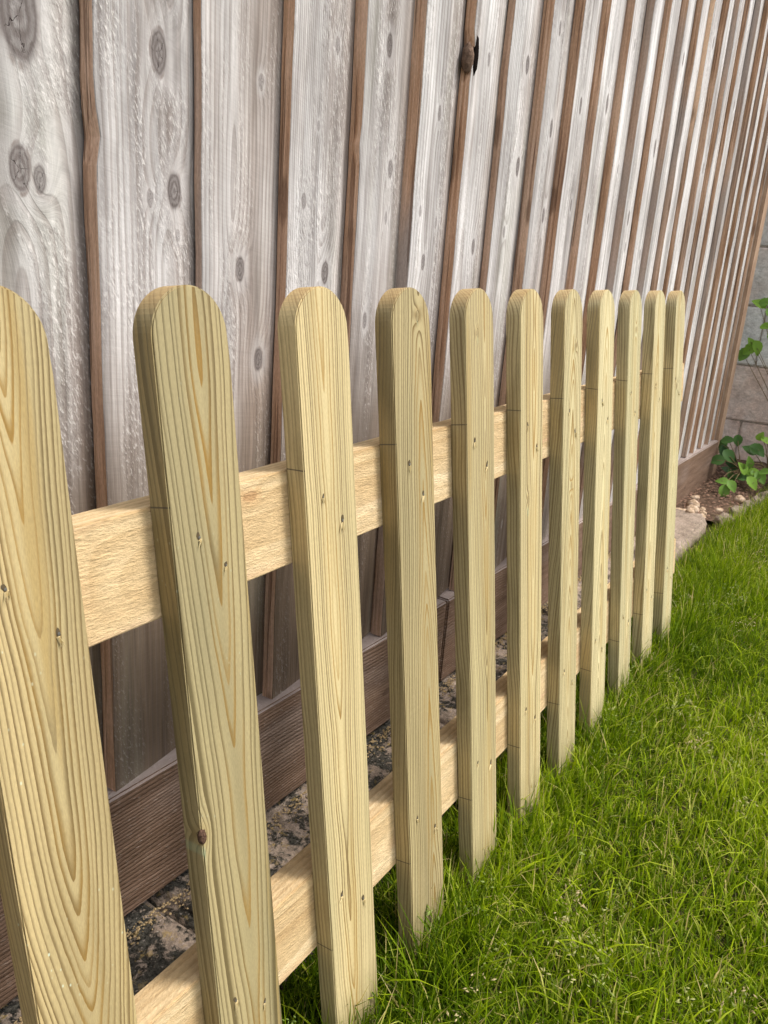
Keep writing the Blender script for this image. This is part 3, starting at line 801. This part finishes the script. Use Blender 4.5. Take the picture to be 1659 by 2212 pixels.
# ------------------------------------------------------------------ plants at the foot of the wall
def leaf_mesh(t):
    vs, fs = [], []; n = 10
    for i in range(n + 1):
        u = i / n; wdt = .36 * math.sin(math.pi * min(1, u ** .75)) ** .8 * (1 + (.05 if i % 2 else -.05))
        zc_ = -.18 * u * u
        for s in (-1, -.5, 0, .5, 1): vs.append((u, s * wdt, zc_ + abs(s) * .09 * math.sin(math.pi * u) + (.012 if (i % 2 and abs(s) > .4) else 0)))
    for i in range(n):
        for j in range(4): a = i * 5 + j; fs.append((a, a + 5, a + 6, a + 1))
    me = mesh_from('leaf', vs, fs, [LEAF], smooth=True)
    at = me.attributes.new('tint', 'FLOAT', 'POINT'); at.data.foreach_set('value', [t - (.06 if i % 5 == 2 else 0) for i in range(len(vs))]); return me
LM = [leaf_mesh(.08), leaf_mesh(.35), leaf_mesh(.75), leaf_mesh(1.0)]
RM = cam.matrix_world.to_3x3(); CW = Vector((0, 0, CAMZ))
def at_px(x, y, Xp):    # a point of the photograph at a given distance along the fence
    d = RM @ Vector(((x - 829.5) / 1776.1, -(y - 1106) / 1776.1, -1)); return CW + d * (Xp / d.x)
def zpx(X_, Y_): return 1426.4 + X_ * .1736, 822.9 + Y_ * .1736
def tube(pts, r0, r1, n=6):
    vs, fs = [], []
    for i, p in enumerate(pts):
        d = (pts[min(i + 1, len(pts) - 1)] - pts[max(i - 1, 0)]).normalized(); a = d.orthogonal().normalized(); b = d.cross(a)
        r_ = r0 + (r1 - r0) * i / (len(pts) - 1)
        for k in range(n): vs.append(p + a * math.cos(k * 6.283 / n) * r_ + b * math.sin(k * 6.283 / n) * r_)
    for i in range(len(pts) - 1):
        for k in range(n): fs.append((i * n + k, i * n + (k + 1) % n, (i + 1) * n + (k + 1) % n, (i + 1) * n + k))
    return vs, fs
def plant(name, label, root, leaves, seed):
    rr = random.Random(seed)
    e = link(name, None, loc=root, label=label, category='plant')
    V, F = [], []
    def addtube(pts, a, b):
        v, f = tube(pts, a, b); q = len(V); V.extend([tuple(p - root) for p in v]); F.extend([tuple(i + q for i in t) for t in f])
    hub = root + Vector((-.02, -.02, .05))
    for (p, size, ang, tint) in leaves:
        mid = (hub + p) / 2 + Vector((rr.uniform(-.03, .03), rr.uniform(-.03, .03), .035))
        pts = [hub.lerp(mid, t).lerp(mid.lerp(p, t), t) for t in [i / 6 for i in range(7)]]
        addtube([root.copy()] + pts[:1] + pts[1:], .0028, .0011)
        # leaf plane faces the light; its length runs along 'ang' in the Y-Z plane
        d = Vector((rr.uniform(-.5, .1), -math.cos(ang), math.sin(ang))).normalized()
        up = Vector((-.55, -.25 + rr.uniform(-.3, .3), .75 + rr.uniform(-.2, .2))); up = (up - d * up.dot(d)).normalized()
        s = up.cross(d)
        o = link('leaf', LM[tint], e)
        m_ = Matrix((d, s, up)).transposed().to_4x4(); m_.translation = (p - root) - d * size * .45
        o.matrix_local = m_ @ Matrix.Diagonal((size * .88, size * .92, size, 1))
    link('stem', mesh_from('stem', V, F, [STEM], smooth=True), e)
def LV(X_, Y_, s, deg, t, Xp): return (at_px(*zpx(X_, Y_), Xp), s, math.radians(deg), t)
lv1 = [LV(700, 985, .075, 190, 1, 3.62), LV(860, 940, .080, -40, 1, 3.66), LV(760, 790, .060, 215, 1, 3.75), LV(845, 735, .065, 20, 1, 3.72),
       LV(965, 745, .060, -75, 1, 3.70), LV(790, 880, .07, -70, 0, 3.74), LV(880, 1010, .07, -80, 0, 3.78),
       LV(770, 1245, .062, 175, 2, 3.45), LV(895, 1310, .062, -45, 2, 3.42), LV(785, 1385, .070, -88, 2, 3.40),
       LV(990, 1195, .065, 170, 1, 3.6), LV(870, 1160, .05, 100, 1, 3.64), LV(905, 1215, .05, -100, 1, 3.62), LV(820, 1100, .05, 150, 0, 3.75), LV(940, 1080, .05, 30, 0, 3.75)]
plant('bramble_plant', 'dark leaved bramble seedling at the foot of the fence end', Vector((3.70, .56, .02)), lv1, 4)
lv2 = [LV(1110, 855, .075, 150, 1, 3.72), LV(1215, 860, .085, -25, 1, 3.70), LV(1030, 1085, .068, 120, 3, 3.60), LV(1105, 1030, .075, 85, 2, 3.62),
       LV(1165, 1135, .065, 15, 3, 3.62), LV(1150, 1275, .075, -40, 3, 3.55), LV(1250, 1200, .07, -40, 2, 3.60), LV(1200, 1180, .07, -30, 2, 3.62),
       LV(1245, 690, .05, 60, 3, 3.70), LV(1320, 745, .055, -20, 3, 3.70), LV(1050, 1180, .06, 200, 1, 3.66), LV(1110, 1190, .06, -10, 2, 3.64), LV(1300, 1130, .06, 20, 2, 3.6)]
plant('bramble_plant', 'light green bramble with a long arching stem against the wall', Vector((3.78, .47, .02)), lv2, 5)
def LW(x, y, s, deg, t, Xp): return (at_px(x, y, Xp), s, math.radians(deg), t)
lv3 = [LW(1618, 755, .075, 225, 3, 3.95), LW(1636, 752, .08, -65, 3, 3.95), LW(1606, 766, .08, 235, 2, 3.97), LW(1622, 738, .05, 120, 3, 3.95), LW(1640, 655, .08, 150, 3, 3.95), LW(1657, 705, .07, 10, 3, 3.93), LW(1655, 652, .07, 30, 2, 3.95), LW(1668, 680, .08, -40, 2, 3.9), LW(1672, 730, .08, -60, 2, 3.9)]
plant('climbing_plant', 'lime green shoot hanging high against the grey blocks', Vector((4.02, .36, .02)), lv3, 6)
